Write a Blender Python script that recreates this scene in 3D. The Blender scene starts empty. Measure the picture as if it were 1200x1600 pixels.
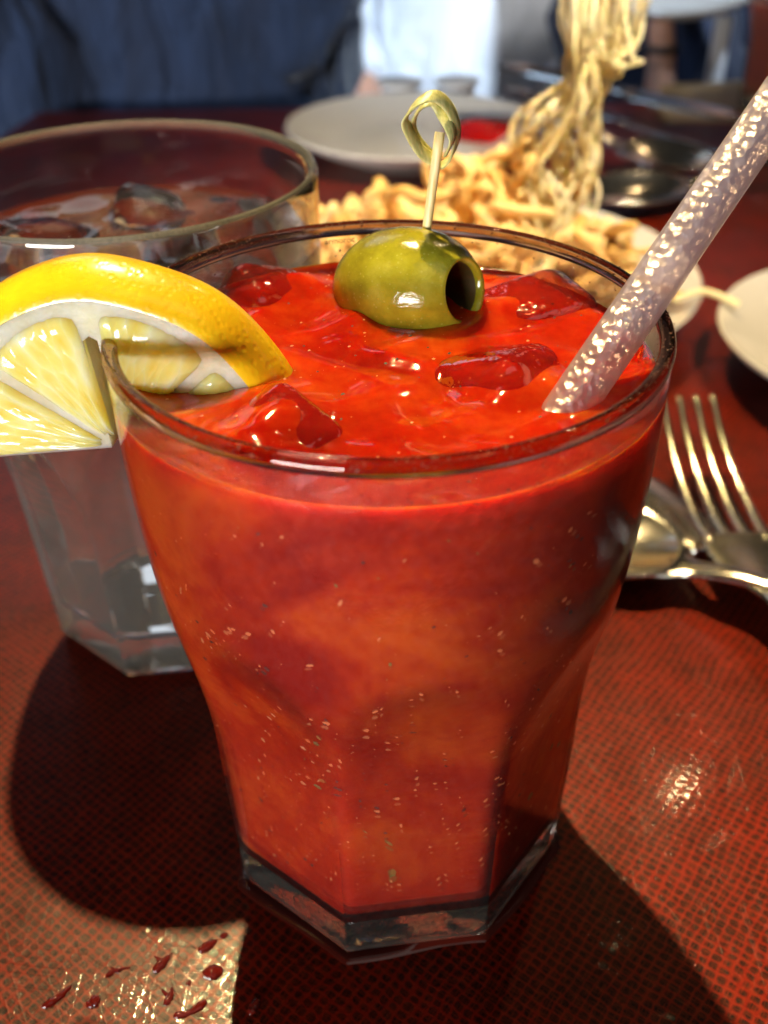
import bpy, bmesh, math, random
import numpy as np
from mathutils import Vector, Matrix, Euler
random.seed(7); np.random.seed(7)
S = bpy.context.scene; COL = S.collection
PI = math.pi; R_ = math.radians

# ---------------------------------------------------------------- camera
cd = bpy.data.cameras.new("camera"); cam = bpy.data.objects.new("camera", cd); COL.objects.link(cam)
cd.sensor_fit = 'VERTICAL'; cd.sensor_height = 4.54; cd.sensor_width = 3.42; cd.lens = 4.54 * 1560 / 1600
cd.clip_start = 0.005; cd.clip_end = 60
cd.dof.use_dof = True; cd.dof.focus_distance = 0.165; cd.dof.aperture_fstop = 1.8
_p, _r = 0.6164, -0.0156
fw = Vector((0, math.cos(_p), -math.sin(_p))); rt = Vector((1, 0, 0)); up = rt.cross(fw)
r2 = math.cos(_r) * rt + math.sin(_r) * up; u2 = -math.sin(_r) * rt + math.cos(_r) * up
M = Matrix((r2, u2, -fw)).transposed().to_4x4(); M.translation = (-0.0011, -0.1479, 0.1899)
cam.matrix_world = M; S.camera = cam

# ---------------------------------------------------------------- world and lamps
W = bpy.data.worlds.new("World"); S.world = W; W.use_nodes = True
W.node_tree.nodes['Background'].inputs[0].default_value = (1.0, 0.90, 0.76, 1)
W.node_tree.nodes['Background'].inputs[1].default_value = 0.018
def area(name, loc, target, size, power, col, shape='DISK', size_y=None, spread=180):
    l = bpy.data.lights.new(name, 'AREA'); l.energy = power; l.color = col; l.shape = shape; l.size = size
    if size_y: l.size_y = size_y
    l.spread = R_(spread)
    o = bpy.data.objects.new(name, l); COL.objects.link(o); o.location = loc
    o.rotation_euler = (Vector(target) - Vector(loc)).to_track_quat('-Z', 'Y').to_euler()
    return o
area('lamp_or_fill', (-0.245, 0.86, 1.70), (0.085, -0.02, 0), 0.040, 1.12, (1.0, 0.71, 0.31), spread=23)
area('lamp_or_fill', (0.62, 1.24, 1.52), (0.05, 0.1, 0.03), 0.026, 0.13, (1.0, 0.66, 0.32), spread=50)
area('lamp_or_fill', (0.48, -0.32, 1.65), (0.05, 0.36, 0.03), 0.06, 0.5, (1.0, 0.84, 0.60), spread=15)  # added fill to brighten the fried strips, not a known lamp
area('window_or_fill', (-0.95, -1.7, 0.17), (0, 0.1, 0.08), 0.9, 46, (1.0, 0.97, 0.93), 'RECTANGLE', 0.24)
area('overhead_fill', (0.25, -0.75, 1.9), (0.1, 0, 0), 1.5, 1.4, (1.0, 0.93, 0.84), 'RECTANGLE', 0.9)  # added unseen panel for glass rims and wet surfaces to reflect
area('window_or_fill', (0.85, -0.1, 1.9), (0.10, 1.10, -0.02), 0.25, 2.0, (0.70, 0.84, 1.0), 'RECTANGLE', 0.25, spread=22)  # added narrow beam brightening the white shirt, no window here
area('window_or_fill', (-1.3, 0.1, 0.75), (-0.15, 0.78, 0.05), 0.4, 0.5, (0.50, 0.70, 1.0), 'RECTANGLE', 0.4, spread=40)
area('window_or_fill', (-0.9, 2.3, 1.35), (0, 0, 0), 0.9, 2.2, (0.80, 0.90, 1.0), 'RECTANGLE', 0.8)  # added pale panel for silvery glints in the water glass
S.view_settings.view_transform = 'Standard'; S.view_settings.look = 'None'
S.view_settings.exposure = 0.2; S.view_settings.gamma = 1.0
S.render.engine = 'CYCLES'
c = S.cycles
c.use_denoising = True; c.max_bounces = 20; c.transmission_bounces = 16; c.transparent_max_bounces = 24
c.glossy_bounces = 6; c.diffuse_bounces = 4; c.caustics_reflective = False; c.caustics_refractive = False
c.sample_clamp_indirect = 4.0; c.sample_clamp_direct = 0.0; c.blur_glossy = 0.3

# ---------------------------------------------------------------- node helpers
class NT:
    def __init__(s, name):
        s.m = bpy.data.materials.new(name); s.m.use_nodes = True; s.t = s.m.node_tree; s.t.nodes.clear()
        s.out = s.t.nodes.new('ShaderNodeOutputMaterial')
    def n(s, kind, **kw):
        x = s.t.nodes.new('ShaderNode' + kind)
        for k, v in kw.items():
            if k.startswith('_'): setattr(x, k[1:], v)
            else: s.set(x, k.replace('__', ' '), v)
        return x
    def set(s, x, k, v):
        i = x.inputs[int(k[1:])] if (k[0] == 'i' and k[1:].isdigit()) else x.inputs[k]
        if isinstance(v, bpy.types.NodeSocket): s.t.links.new(v, i)
        elif isinstance(v, bpy.types.Node): s.t.links.new(v.outputs[0], i)
        else:
            if isinstance(v, (tuple, list)) and len(v) == 3 and i.type == 'RGBA': v = (*v, 1)
            i.default_value = v
    def math(s, op, a, b=0.5, cc=None):
        x = s.n('Math', _operation=op, i0=a, i1=b)
        if cc is not None: s.set(x, 'i2', cc)
        return x.outputs[0]
    def ramp(s, fac, stops, interp='LINEAR'):
        x = s.n('ValToRGB', i0=fac); e = x.color_ramp; e.interpolation = interp
        while len(e.elements) < len(stops): e.elements.new(0.5)
        for el, (p, col) in zip(e.elements, stops):
            el.position = p; el.color = (*col, 1) if len(col) == 3 else col
        return x.outputs[0]
    def mix(s, fac, a, b, blend='MIX'):
        x = s.n('Mix', _data_type='RGBA', _blend_type=blend, i0=fac); s.set(x, 'i6', a); s.set(x, 'i7', b)
        return x.outputs[2]
    def obj(s): return s.n('TexCoord').outputs['Object']
    def mapping(s, v, rot=(0, 0, 0), sc=(1, 1, 1), loc=(0, 0, 0)):
        return s.n('Mapping', Vector=v, Rotation=rot, Scale=sc, Location=loc).outputs[0]
    def turn(s, v, deg, sc, loc=(0, 0, 0)):
        return s.mapping(s.mapping(v, rot=(0, 0, R_(deg))), sc=sc, loc=loc)
    def noise(s, v, scale, detail=3, rough=0.5, dist=0.0):
        return s.n('TexNoise', Vector=v, Scale=scale, Detail=detail, Roughness=rough, Distortion=dist).outputs[0]
    def bump(s, h, strength, dist, normal=None):
        x = s.n('Bump', Height=h, Strength=strength, Distance=dist)
        if normal is not None: s.set(x, 'Normal', normal)
        return x.outputs[0]
    def pbr(s, **kw): return s.n('BsdfPrincipled', **kw)
    def done(s, sh, disp=None):
        s.t.links.new(sh.outputs[0] if isinstance(sh, bpy.types.Node) else sh, s.out.inputs[0]); return s.m
    def mixsh(s, f, a, b): return s.n('MixShader', i0=f, i1=a, i2=b)

def simple(name, col, rough=0.5, metal=0.0, bump=None, **kw):
    t = NT(name); o = t.obj()
    k = dict(Base__Color=col, Roughness=rough, Metallic=metal, **kw)
    if bump: k['Normal'] = t.bump(t.noise(o, bump[0], 4), bump[1], bump[2])
    return t.done(t.pbr(**k))

# ---------------------------------------------------------------- materials
def m_table():
    t = NT('woven_lacquer'); o = t.obj()
    d = t.n('TexNoise', Vector=o, Scale=55, Detail=2)
    warp = t.n('VectorMath', _operation='MULTIPLY_ADD', i0=d.outputs[1], i1=(0.0035, 0.0035, 0), i2=o).outputs[0]
    d2 = t.n('TexNoise', Vector=o, Scale=420, Detail=2)
    warp = t.n('VectorMath', _operation='MULTIPLY_ADD', i0=d2.outputs[1], i1=(0.0011, 0.0011, 0), i2=warp).outputs[0]
    v = t.turn(warp, 38, (PI / 0.0022, PI / 0.0019, 1))
    sp = t.n('SeparateXYZ', Vector=v)
    sx = t.math('ABSOLUTE', t.math('SINE', sp.outputs[0], 0)); sy = t.math('ABSOLUTE', t.math('SINE', sp.outputs[1], 0))
    hole = t.math('MULTIPLY', t.math('POWER', sx, .8), t.math('POWER', sy, .8))   # 1 in the hole between threads
    big = t.noise(o, 60, 4)
    cell = t.n('VectorMath', _operation='FLOOR', i0=t.n('VectorMath', _operation='MULTIPLY', i0=v, i1=(1 / PI, 1 / PI, 0)).outputs[0]).outputs[0]
    wn = t.n('TexWhiteNoise', Vector=cell).outputs['Value']
    hole = t.math('MULTIPLY', hole, t.math('ADD', .72, t.math('MULTIPLY', wn, .5)))
    fib = t.noise(t.turn(o, 38, (300, 2200, 1)), 1.0, 4)
    fib2 = t.noise(t.turn(o, 38, (2200, 300, 1), (5, 3, 0)), 1.0, 4)
    fib = t.math('MAXIMUM', fib, fib2)
    h2 = t.math('ADD', hole, t.math('MULTIPLY', t.math('SUBTRACT', big, 0.5), 0.9))
    col = t.ramp(h2, [(0.08, (0.165, 0.0058, 0.0008)), (0.32, (0.085, 0.0028, 0.0007)), (0.56, (0.006, 0.001, 0.0008))])
    col = t.mix(t.math('MULTIPLY', t.math('SUBTRACT', fib, .45), 1.6), col, (0.26, 0.030, 0.006))
    # scratches in the lacquer: many directions
    scr = None
    for k, (a, sc_) in enumerate(((8, 1), (34, 1.3), (61, .8), (92, 1.2), (121, 1.1), (152, .9))):
        vv = t.turn(o, a, (34 * sc_, 2200 * sc_, 1), (k * 3.1, k * 7.7, 0))
        nn = t.noise(vv, 1.0, 1, 0.4, 0.35)
        ss = t.math('MAXIMUM', t.math('SUBTRACT', nn, 0.60), 0.0)
        scr = ss if scr is None else t.math('MAXIMUM', scr, ss)
    fine = t.noise(o, 2600, 2)
    h = t.math('ADD', t.math('MULTIPLY', scr, 1.6), t.math('MULTIPLY', fine, 0.05))
    h = t.math('SUBTRACT', h, t.math('MULTIPLY', hole, 0.10))
    nrm = t.bump(h, 0.6, 0.00018)
    rough = t.math('ADD', 0.29, t.math('MULTIPLY', t.noise(o, 35, 4), 0.14))
    return t.done(t.pbr(Base__Color=col, Roughness=rough, Normal=nrm, IOR=1.45, Specular__IOR__Level=.16, Coat__Weight=.14, Coat__Roughness=.05, Coat__Normal=t.bump(t.math('ADD', t.math('MULTIPLY', scr, 0.7), t.math('MULTIPLY', hole, -.06)), .5, .0002)))
def m_clear(name='clear_glass', tint=(1, 1, 1), rough=0.0, bump=None):
    t = NT(name); k = dict(Color=tint, Roughness=rough, IOR=1.5)
    if bump: k['Normal'] = t.bump(t.noise(t.obj(), bump[0], 3), bump[1], bump[2])
    return t.done(t.n('BsdfGlass', **k))
def m_fog_sheen():
    t = NT('fogged_glass_rim_sheen'); o = t.obj()
    sp = t.n('SeparateXYZ', Vector=o)
    band = t.ramp(t.math('MULTIPLY', sp.outputs[2], 8.0), [(.02, (.06, .06, .06)), (.10, (.15, .15, .15)), (.45, (.14, .14, .14)), (.75, (.03, .03, .03)), (.9, (0, 0, 0)), (.972, (.0, .0, .0)), (.982, (.30, .30, .30))])  # last stop whitens the lip, standing in for highlights; the rest is condensation
    n = t.math('MULTIPLY', t.noise(o, 1500, 3, .7), t.math('ADD', .35, t.noise(o, 40, 4)))
    fac = t.math('MULTIPLY', t.math('MULTIPLY', n, 1.1), band)
    gl = t.n('BsdfGlass', Color=(1, 1, 1), Roughness=0.0, IOR=1.5)
    hz = t.n('AddShader', i0=t.n('BsdfTranslucent', Color=(.6, .6, .58)), i1=t.n('BsdfDiffuse', Color=(.5, .51, .5)))
    return t.done(t.mixsh(fac, gl, hz))
def m_base():
    t = NT('hazed_base_glass'); o = t.obj()
    gl = t.n('BsdfGlass', Color=(.98, .97, .95), Roughness=0.0, IOR=1.5, Normal=t.bump(t.noise(o, 90, 2), .08, .0008))
    hz = t.n('AddShader', i0=t.n('BsdfTranslucent', Color=(.5, .5, .48)), i1=t.n('BsdfDiffuse', Color=(.5, .5, .48)))
    return t.done(t.mixsh(t.math('MULTIPLY', t.noise(o, 300, 4, .7), .045), gl, hz))  # pale haze mixed into clear glass so the base looks brighter
def m_water():
    t = NT('water'); return t.done(t.n('BsdfGlass', Color=(1, 1, 1), Roughness=0.0, IOR=1.33, Normal=t.bump(t.noise(t.obj(), 60, 2), 0.3, 0.001)))
def m_wall(name, bscale, bstr, haze):
    t = NT(name); o = t.obj()
    n = t.bump(t.noise(o, bscale, 3, 0.6), bstr, 0.0006)
    f = t.n('LayerWeight', Blend=0.5, Normal=n).outputs['Facing']
    f = t.math('ADD', 0.02, t.math('MULTIPLY', t.math('POWER', f, 4.0), 0.85))
    gl = t.n('BsdfGlossy', Color=(1, 1, 1), Roughness=0.06, Normal=n)
    tr = t.n('BsdfTransparent', Color=(0.985, 0.98, 0.975))
    hz = t.n('AddShader', i0=t.n('BsdfTranslucent', Color=(.45, .45, .45)), i1=t.n('BsdfDiffuse', Color=(.45, .45, .45)))
    spk = t.math('MULTIPLY', t.math('POWER', t.noise(o, bscale * .7, 4, .7), 2.0), haze)
    base = t.mixsh(spk, tr, hz)
    fc = t.n('LayerWeight', Blend=0.5).outputs['Facing']
    base = t.mixsh(t.math('MINIMUM', t.math('MULTIPLY', t.math('POWER', fc, 2.2), 1.6), 1.0), base, t.n('BsdfRefraction', Color=(.98, .97, .96), Roughness=.02, IOR=1.45, Normal=n))
    return t.done(t.mixsh(f, base, gl))
def m_cocktail(name, rough, top=False):
    t = NT(name); o = t.obj()
    n1 = t.noise(t.mapping(o, sc=(1, 1, 1.25)), 38, 5, 0.55, 0.9)
    n2 = t.noise(o, 420, 3)
    f = t.math('ADD', n1, t.math('MULTIPLY', t.math('SUBTRACT', n2, .5), .22))
    col = t.ramp(f, [(0.32, (0.30, 0.006, 0.0015)), (0.50, (0.45, 0.023, 0.0025)), (0.70, (0.62, 0.082, 0.006))])
    nb = t.bump(t.noise(o, 90 if top else 500, 3), 0.25 if top else .12, 0.0012 if top else .0004)
    return t.done(t.pbr(Base__Color=col, Roughness=rough, Subsurface__Weight=1.0, Subsurface__Radius=(1.0, 0.16, 0.05), Subsurface__Scale=0.013,
                        Specular__IOR__Level=0.6 if top else 0.08, Normal=nb))
def m_metal(name, col=(0.62, 0.60, 0.56), rough=0.13):
    t = NT(name); o = t.obj()
    return t.done(t.pbr(Base__Color=col, Metallic=1.0, Roughness=t.math('ADD', rough, t.math('MULTIPLY', t.noise(o, 160, 3), 0.10)),
                        Normal=t.bump(t.noise(t.mapping(o, sc=(30, 900, 900)), 1, 2), .06, .0002)))
def m_cloth(name, c1, c2, sc):
    t = NT(name); o = t.obj(); n = t.noise(t.mapping(o, sc=(1, 1, .35)), sc, 5, .6, .5)
    return t.done(t.pbr(Base__Color=t.ramp(n, [(.3, c1), (.7, c2)]), Roughness=.85, Sheen__Weight=.2,
                        Normal=t.bump(t.noise(t.mapping(o, sc=(1, 1, .25)), sc * 1.5, 3, .5, .8), .9, .02)))
def m_rind():
    t = NT('lemon_rind'); o = t.obj()
    pores = t.n('TexVoronoi', Vector=o, Scale=820)
    p = t.math('MINIMUM', pores.outputs[0], .5)
    col = t.ramp(t.noise(o, 120, 3), [(.3, (.92, .52, .006)), (.7, (.98, .68, .012))])
    return t.done(t.pbr(Base__Color=col, Roughness=.28, Subsurface__Weight=.25, Subsurface__Radius=(1, .6, .1), Subsurface__Scale=.002,
                        Coat__Weight=.5, Coat__Roughness=.12, Normal=t.bump(p, .28, .0005)))
def m_pith():
    t = NT('lemon_pith'); o = t.obj()
    col = t.ramp(t.noise(o, 260, 4), [(.3, (.80, .68, .36)), (.7, (.90, .82, .55))])
    return t.done(t.pbr(Base__Color=col, Roughness=.45, Subsurface__Weight=.9, Subsurface__Radius=(1, .85, .5), Subsurface__Scale=.012,
                        Normal=t.bump(t.noise(o, 900, 3), .4, .0004)))
def m_pulp():
    t = NT('lemon_pulp'); o = t.obj()
    # vesicles radiate from the wheel's centre (object origin): angle/radius coordinates
    sp = t.n('SeparateXYZ', Vector=o)
    ang = t.math('ARCTAN2', sp.outputs[2], sp.outputs[0])
    rad = t.n('VectorMath', _operation='LENGTH', i0=o).outputs['Value']
    vv = t.n('CombineXYZ', X=t.math('MULTIPLY', ang, 7.0), Y=t.math('MULTIPLY', rad, 170.0), Z=0.0)
    vo = t.n('TexVoronoi', Vector=vv, Scale=1.3, _feature='F1')
    nz = t.noise(o, 300, 3)
    col = t.ramp(t.math('ADD', t.math('MULTIPLY', vo.outputs[0], .7), t.math('MULTIPLY', nz, .35)),
                 [(.15, (.93, .62, .10)), (.5, (.97, .74, .22)), (.9, (.98, .88, .50))])
    return t.done(t.pbr(Base__Color=col, Roughness=.14, Subsurface__Weight=.9, Subsurface__Radius=(1, .8, .3), Subsurface__Scale=.009,
                        Normal=t.bump(t.math('ADD', vo.outputs[0], t.math('MULTIPLY', nz, .3)), .55, .0013)))
def m_olive(cav=False):
    t = NT('olive_cavity' if cav else 'olive_skin'); o = t.obj()
    n = t.noise(o, 130, 4, .6)
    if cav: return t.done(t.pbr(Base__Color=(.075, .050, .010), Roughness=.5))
    sp = t.n('TexVoronoi', Vector=o, Scale=900)
    col = t.ramp(n, [(.30, (.21, .19, .010)), (.55, (.36, .34, .020)), (.75, (.48, .45, .055))])
    col = t.mix(t.math('MULTIPLY', t.math('LESS_THAN', sp.outputs[0], .18), .35), col, (.5, .48, .12))
    return t.done(t.pbr(Base__Color=col, Roughness=.10, Subsurface__Weight=.35, Subsurface__Radius=(.8, 1, .15), Subsurface__Scale=.003,
                        Coat__Weight=.6, Coat__Roughness=.06, Normal=t.bump(t.noise(o, 420, 4, .7), .28, .0007)))
def m_straw():
    t = NT('frosted_straw'); o = t.obj()
    vo = t.n('TexVoronoi', Vector=o, Scale=700, Randomness=1.0); big = t.noise(o, 260, 3, .6)
    n = t.bump(t.math('ADD', vo.outputs[0], t.math('MULTIPLY', big, 1.4)), .8, .0007)
    f = t.n('LayerWeight', Blend=.5).outputs['Facing']
    body = t.n('AddShader', i0=t.n('BsdfTranslucent', Color=(.62, .54, .62)), i1=t.n('BsdfDiffuse', Color=(.46, .41, .47)))
    a = t.mixsh(t.math('ADD', .12, t.math('MULTIPLY', t.math('POWER', f, 2.5), .42)), t.n('BsdfTransparent', Color=(.97, .94, .97)), body)
    g1 = t.mixsh(t.math('ADD', .20, t.math('MULTIPLY', f, .15)), a, t.n('BsdfGlossy', Color=(1, .96, .97), Roughness=.34, Normal=n))
    return t.done(t.mixsh(t.math('ADD', .06, t.math('MULTIPLY', t.math('POWER', f, 3.0), .5)), g1, t.n('BsdfGlossy', Color=(1, 1, 1), Roughness=.10)))
def m_fried(name, a, b):
    t = NT(name); o = t.obj(); rnd = t.n('ObjectInfo').outputs['Random']
    f = t.math('ADD', t.math('MULTIPLY', t.noise(o, 110, 4), .6), t.math('MULTIPLY', rnd, .4))
    return t.done(t.pbr(Base__Color=t.ramp(f, [(.25, a), (.75, b)]), Roughness=.42, Subsurface__Weight=.15, Subsurface__Radius=(1, .5, .15), Subsurface__Scale=.003,
                        Normal=t.bump(t.noise(o, 500, 3), .5, .001)))
def m_bamboo(name, a, b):
    t = NT(name); o = t.obj()
    f = t.noise(t.mapping(o, sc=(1400, 1400, 60)), 1.0, 3)
    return t.done(t.pbr(Base__Color=t.ramp(f, [(.3, a), (.7, b)]), Roughness=.4, Normal=t.bump(f, .3, .0002)))
def m_ice():
    t = NT('ice_in_cocktail'); o = t.obj()
    n = t.bump(t.noise(o, 130, 3), .7, .0016)
    f = t.n('LayerWeight', Blend=.5, Normal=n).outputs['Facing']
    f = t.math('ADD', .10, t.math('MULTIPLY', t.math('POWER', f, 3.0), .6))
    body = t.pbr(Base__Color=(.30, .014, .005), Roughness=.08, Subsurface__Weight=.8, Subsurface__Radius=(1, .2, .08), Subsurface__Scale=.006, Normal=n)
    b = t.mixsh(.62, body, t.n('BsdfTransparent', Color=(1, .55, .45)))
    return t.done(t.mixsh(f, b, t.n('BsdfGlossy', Color=(1, 1, 1), Roughness=.04, Normal=n)))

MT = m_table()
M_CLEAR = m_clear(); M_RIM_TINT = m_clear('dark_tinted_rim_glass', (.74, .60, .55)); M_BASE = m_base()  # brown rim tint stands in for dark refractions in the lip
M_WALL = m_wall('tumbler_wall_glass', 900, .10, .05); M_BAND = m_wall('tumbler_wall_crusted', 1300, .75, .06)
M_FOG_SHEEN = m_fog_sheen(); M_WATER = m_water(); M_ICE = m_ice(); M_ICEW = m_clear('clear_ice', (1, 1, 1), .0, (140, .6, .0015))
M_COCK = m_cocktail('cocktail', .3); M_COCKT = m_cocktail('cocktail_surface', .06, True)
M_METAL = m_metal('steel'); M_METALW = m_metal('steel_fork', (.60, .56, .48), .16)
M_PLATE = simple('plate_glaze', (.56, .53, .48), .18, 0, None, Coat__Weight=.4, Coat__Roughness=.05)
M_KETCH = simple('ketchup', (.42, .006, .006), .2, 0, (220, .5, .002), Subsurface__Weight=.3, Subsurface__Radius=(1, .1, .05), Subsurface__Scale=.003)
M_FRY = m_fried('fried_batter', (.76, .40, .08), (.95, .72, .33)); M_FRY2 = m_fried('pale_fried_strip', (.92, .74, .34), (.97, .88, .58))
M_RIND = m_rind(); M_PITH = m_pith(); M_PULP = m_pulp(); M_OLIVE = m_olive(); M_CAV = m_olive(True); M_STRAW = m_straw()
M_BAM = m_bamboo('bamboo', (.72, .56, .20), (.86, .76, .40)); M_SKIN_B = m_bamboo('bamboo_green', (.34, .36, .10), (.62, .60, .26))
M_DROP = simple('cocktail_drop', (.10, .006, .003), .04, 0, None, Coat__Weight=1.0, Coat__Roughness=.02)
M_PUD = simple('wet_film', (.045, .004, .002), .05, 0, None, Coat__Weight=1.0, Coat__Roughness=.03)
M_FLECK = simple('tomato_fleck', (.64, .17, .06), .5); M_PEP = simple('pepper_fleck', (.02, .012, .008), .6)
M_HERB = simple('herb_fleck', (.16, .11, .02), .6)
M_NAVY = m_cloth('navy_cloth', (.003, .009, .030), (.009, .026, .075), 22); M_WHITE = m_cloth('white_cloth', (.62, .66, .72), (.80, .82, .86), 14)
M_DARK = m_cloth('dark_cloth', (.006, .010, .026), (.012, .022, .06), 18)
M_PERSON = simple('skin', (.46, .24, .16), .5, 0, (90, .2, .002), Subsurface__Weight=.2, Subsurface__Radius=(1, .4, .2), Subsurface__Scale=.01)
M_HAIR = simple('hair', (.03, .018, .01), .5, 0, (200, .6, .004)); M_STRAP = simple('watch_strap', (.015, .012, .012), .5)
M_FLOOR = simple('floor_grey', (.16, .19, .19), .6, 0, (8, .2, .01)); M_PAINT = simple('white_paint', (.8, .8, .82), .4)
M_INK = simple('grey_ink', (.03, .025, .02), .6)
def m_wood():
    t = NT('tan_wood'); o = t.obj()
    f = t.noise(t.turn(o, -25, (6, 90, 6)), 1.0, 4, .6, .6)
    return t.done(t.pbr(Base__Color=t.ramp(f, [(.3, (.34, .19, .07)), (.7, (.50, .31, .13))]), Roughness=.35))
M_WOOD = m_wood()

# ---------------------------------------------------------------- object helpers
def tag(o, label=None, cat=None, group=None, kind=None):
    for k, v in (('label', label), ('category', cat), ('group', group), ('kind', kind)):
        if v: o[k] = v
    return o
def empty(name, loc=(0, 0, 0), rz=0, label=None, cat=None, group=None):
    o = bpy.data.objects.new(name, None); COL.objects.link(o); o.location = loc; o.rotation_euler = (0, 0, rz)
    o.empty_display_size = .01
    return tag(o, label, cat, group)
def link(name, me, mats, parent=None, loc=(0, 0, 0), rot=(0, 0, 0), smooth=True, sharp=None):
    if mats is not None:
        for m in (mats if isinstance(mats, (list, tuple)) else [mats]): me.materials.append(m)
    if smooth:
        me.polygons.foreach_set('use_smooth', [True] * len(me.polygons))
        if sharp: me.set_sharp_from_angle(angle=R_(sharp))
    o = bpy.data.objects.new(name, me); COL.objects.link(o); o.parent = parent; o.location = loc; o.rotation_euler = rot
    return o
def mesh(name, v, f):
    me = bpy.data.meshes.new(name); me.from_pydata([tuple(map(float, p)) for p in v], [], f); me.update(); return me
def grid_mesh(name, rows, closed_u=True, cap0=False, cap1=False, flip=False):
    """rows: array (nr, nc, 3); rows joined along the first axis, columns wrap when closed_u."""
    rows = np.asarray(rows, float); nr, nc, _ = rows.shape
    v = rows.reshape(-1, 3).tolist(); f = []
    for i in range(nr - 1):
        for j in range(nc if closed_u else nc - 1):
            k = (j + 1) % nc
            q = (i * nc + j, i * nc + k, (i + 1) * nc + k, (i + 1) * nc + j)
            f.append(q[::-1] if flip else q)
    if cap0:
        v.append(rows[0].mean(0).tolist()); c0 = len(v) - 1
        for j in range(nc):
            q = (c0, (j + 1) % nc, j); f.append(q[::-1] if flip else q)
    if cap1:
        v.append(rows[-1].mean(0).tolist()); c1 = len(v) - 1; b = (nr - 1) * nc
        for j in range(nc):
            q = (c1, b + j, b + (j + 1) % nc); f.append(q[::-1] if flip else q)
    return mesh(name, v, f)
def lathe(name, prof, n=64):
    th = np.arange(n) * 2 * PI / n
    rows = [np.stack([r * np.cos(th), r * np.sin(th), 0 * th + z], -1) for r, z in prof]
    return grid_mesh(name, rows)
def frames(pts, upv=None):
    pts = np.asarray(pts, float); T = np.gradient(pts, axis=0); T /= np.linalg.norm(T, axis=1)[:, None]
    N = []; a = np.array(upv if upv is not None else (0, 0, 1), float)
    for t in T:
        n = a - t * (a @ t)
        if np.linalg.norm(n) < 1e-6: n = np.array((1, 0, 0)) - t * t[0]
        n /= np.linalg.norm(n); N.append(n)
        if upv is None: a = n
    N = np.array(N); return pts, T, N, np.cross(T, N)
def sweep(name, pts, w, h, n=10, upv=None, caps=True):
    """elliptical section: half width w along the binormal, half height h along the normal; w, h scalars or lists."""
    pts, T, N, B = frames(pts, upv); k = len(pts)
    w = np.broadcast_to(w, k) if np.ndim(w) == 0 else np.asarray(w); h = np.broadcast_to(h, k) if np.ndim(h) == 0 else np.asarray(h)
    th = np.arange(n) * 2 * PI / n
    rows = [pts[i] + np.outer(np.cos(th) * w[i], B[i]) + np.outer(np.sin(th) * h[i], N[i]) for i in range(k)]
    return grid_mesh(name, rows, cap0=caps, cap1=caps)
def spline(P, n):
    P = np.asarray(P, float); m = len(P); out = []
    for t in np.linspace(0, m - 1, n):
        i = min(int(t), m - 2); u = t - i
        p0, p1, p2, p3 = P[max(i - 1, 0)], P[i], P[i + 1], P[min(i + 2, m - 1)]
        out.append(.5 * ((2 * p1) + (p2 - p0) * u + (2 * p0 - 5 * p1 + 4 * p2 - p3) * u * u + (3 * p1 - p0 - 3 * p2 + p3) * u ** 3))
    return np.array(out)
def join_meshes(name, ms):
    bm = bmesh.new()
    for m in ms: bm.from_mesh(m); bpy.data.meshes.remove(m)
    me = bpy.data.meshes.new(name); bm.to_mesh(me); bm.free(); return me

# ---------------------------------------------------------------- setting
fl = link('floor', mesh('floor', [(-6, -3, -.75), (6, -3, -.75), (6, 9, -.75), (-6, 9, -.75)], [(0, 1, 2, 3)]), M_FLOOR, smooth=False)
tag(fl, kind='structure')
poly = [(-.262, .66), (-.40, -.6), (.9, -.6), (.9, .585), (.205, .60), (.205, .66)]
bm = bmesh.new(); vs = [bm.verts.new((x, y, 0)) for x, y in poly][::-1]; fc = bm.faces.new(vs)
ex = bmesh.ops.extrude_face_region(bm, geom=[fc]); bmesh.ops.translate(bm, vec=(0, 0, -.035), verts=[g for g in ex['geom'] if isinstance(g, bmesh.types.BMVert)])
bmesh.ops.recalc_face_normals(bm, faces=bm.faces); me = bpy.data.meshes.new('tabletop'); bm.to_mesh(me); bm.free()
tb = link('dining_table', me, MT, smooth=False)
tag(tb, 'glossy dark red dining table with woven texture and scratched lacquer under the drinks', 'table')
bm = bmesh.new(); vs = [bm.verts.new((x, y, 0.001)) for x, y in [(.209, .604), (.9, .59), (.9, .80), (.232, .715), (.209, .66)]]; fc = bm.faces.new(vs)
ex = bmesh.ops.extrude_face_region(bm, geom=[fc]); bmesh.ops.translate(bm, vec=(0, 0, -.03), verts=[g for g in ex['geom'] if isinstance(g, bmesh.types.BMVert)])
bmesh.ops.recalc_face_normals(bm, faces=bm.faces); me = bpy.data.meshes.new('wood_top'); bm.to_mesh(me); bm.free()
tag(link('wooden_table', me, M_WOOD, smooth=False), 'tan wooden table top at the far corner under the red drink', 'table')

# ---------------------------------------------------------------- tumblers
H, NT_ = 0.124, 160
_RZ = np.array([0, .046, .052, .058, .064, .070, .076, .082, .090, .098, .106, .115, .124])
_RR = np.array([.0385, .0385, .0386, .0392, .0401, .0412, .0422, .0430, .0437, .0442, .0445, .0446, .0446])
_zf = np.linspace(0, .13, 400); _rf = np.convolve(np.pad(np.interp(_zf, _RZ, _RR), 10, 'edge'), np.ones(21) / 21, 'valid')
def r_round(z): return np.interp(z, _zf, _rf)
def apo(z): return .0338 + .036 * z + 5.2 * np.maximum(z - .045, 0) ** 2
def oct_c(th):
    a = (th + PI / 8) % (PI / 4) - PI / 8; return np.cos(a)
def smin(a, b, k): h = np.clip(.5 + .5 * (b - a) / k, 0, 1); return b * (1 - h) + a * h - k * h * (1 - h)
def r_out(th, z): return smin(r_round(z), apo(z) / oct_c(th), .0010)
def r_in(th, z):
    return smin(r_round(z) - .0014, (apo(z) - .0022) / np.maximum(oct_c(th), .930), .0009)
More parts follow.
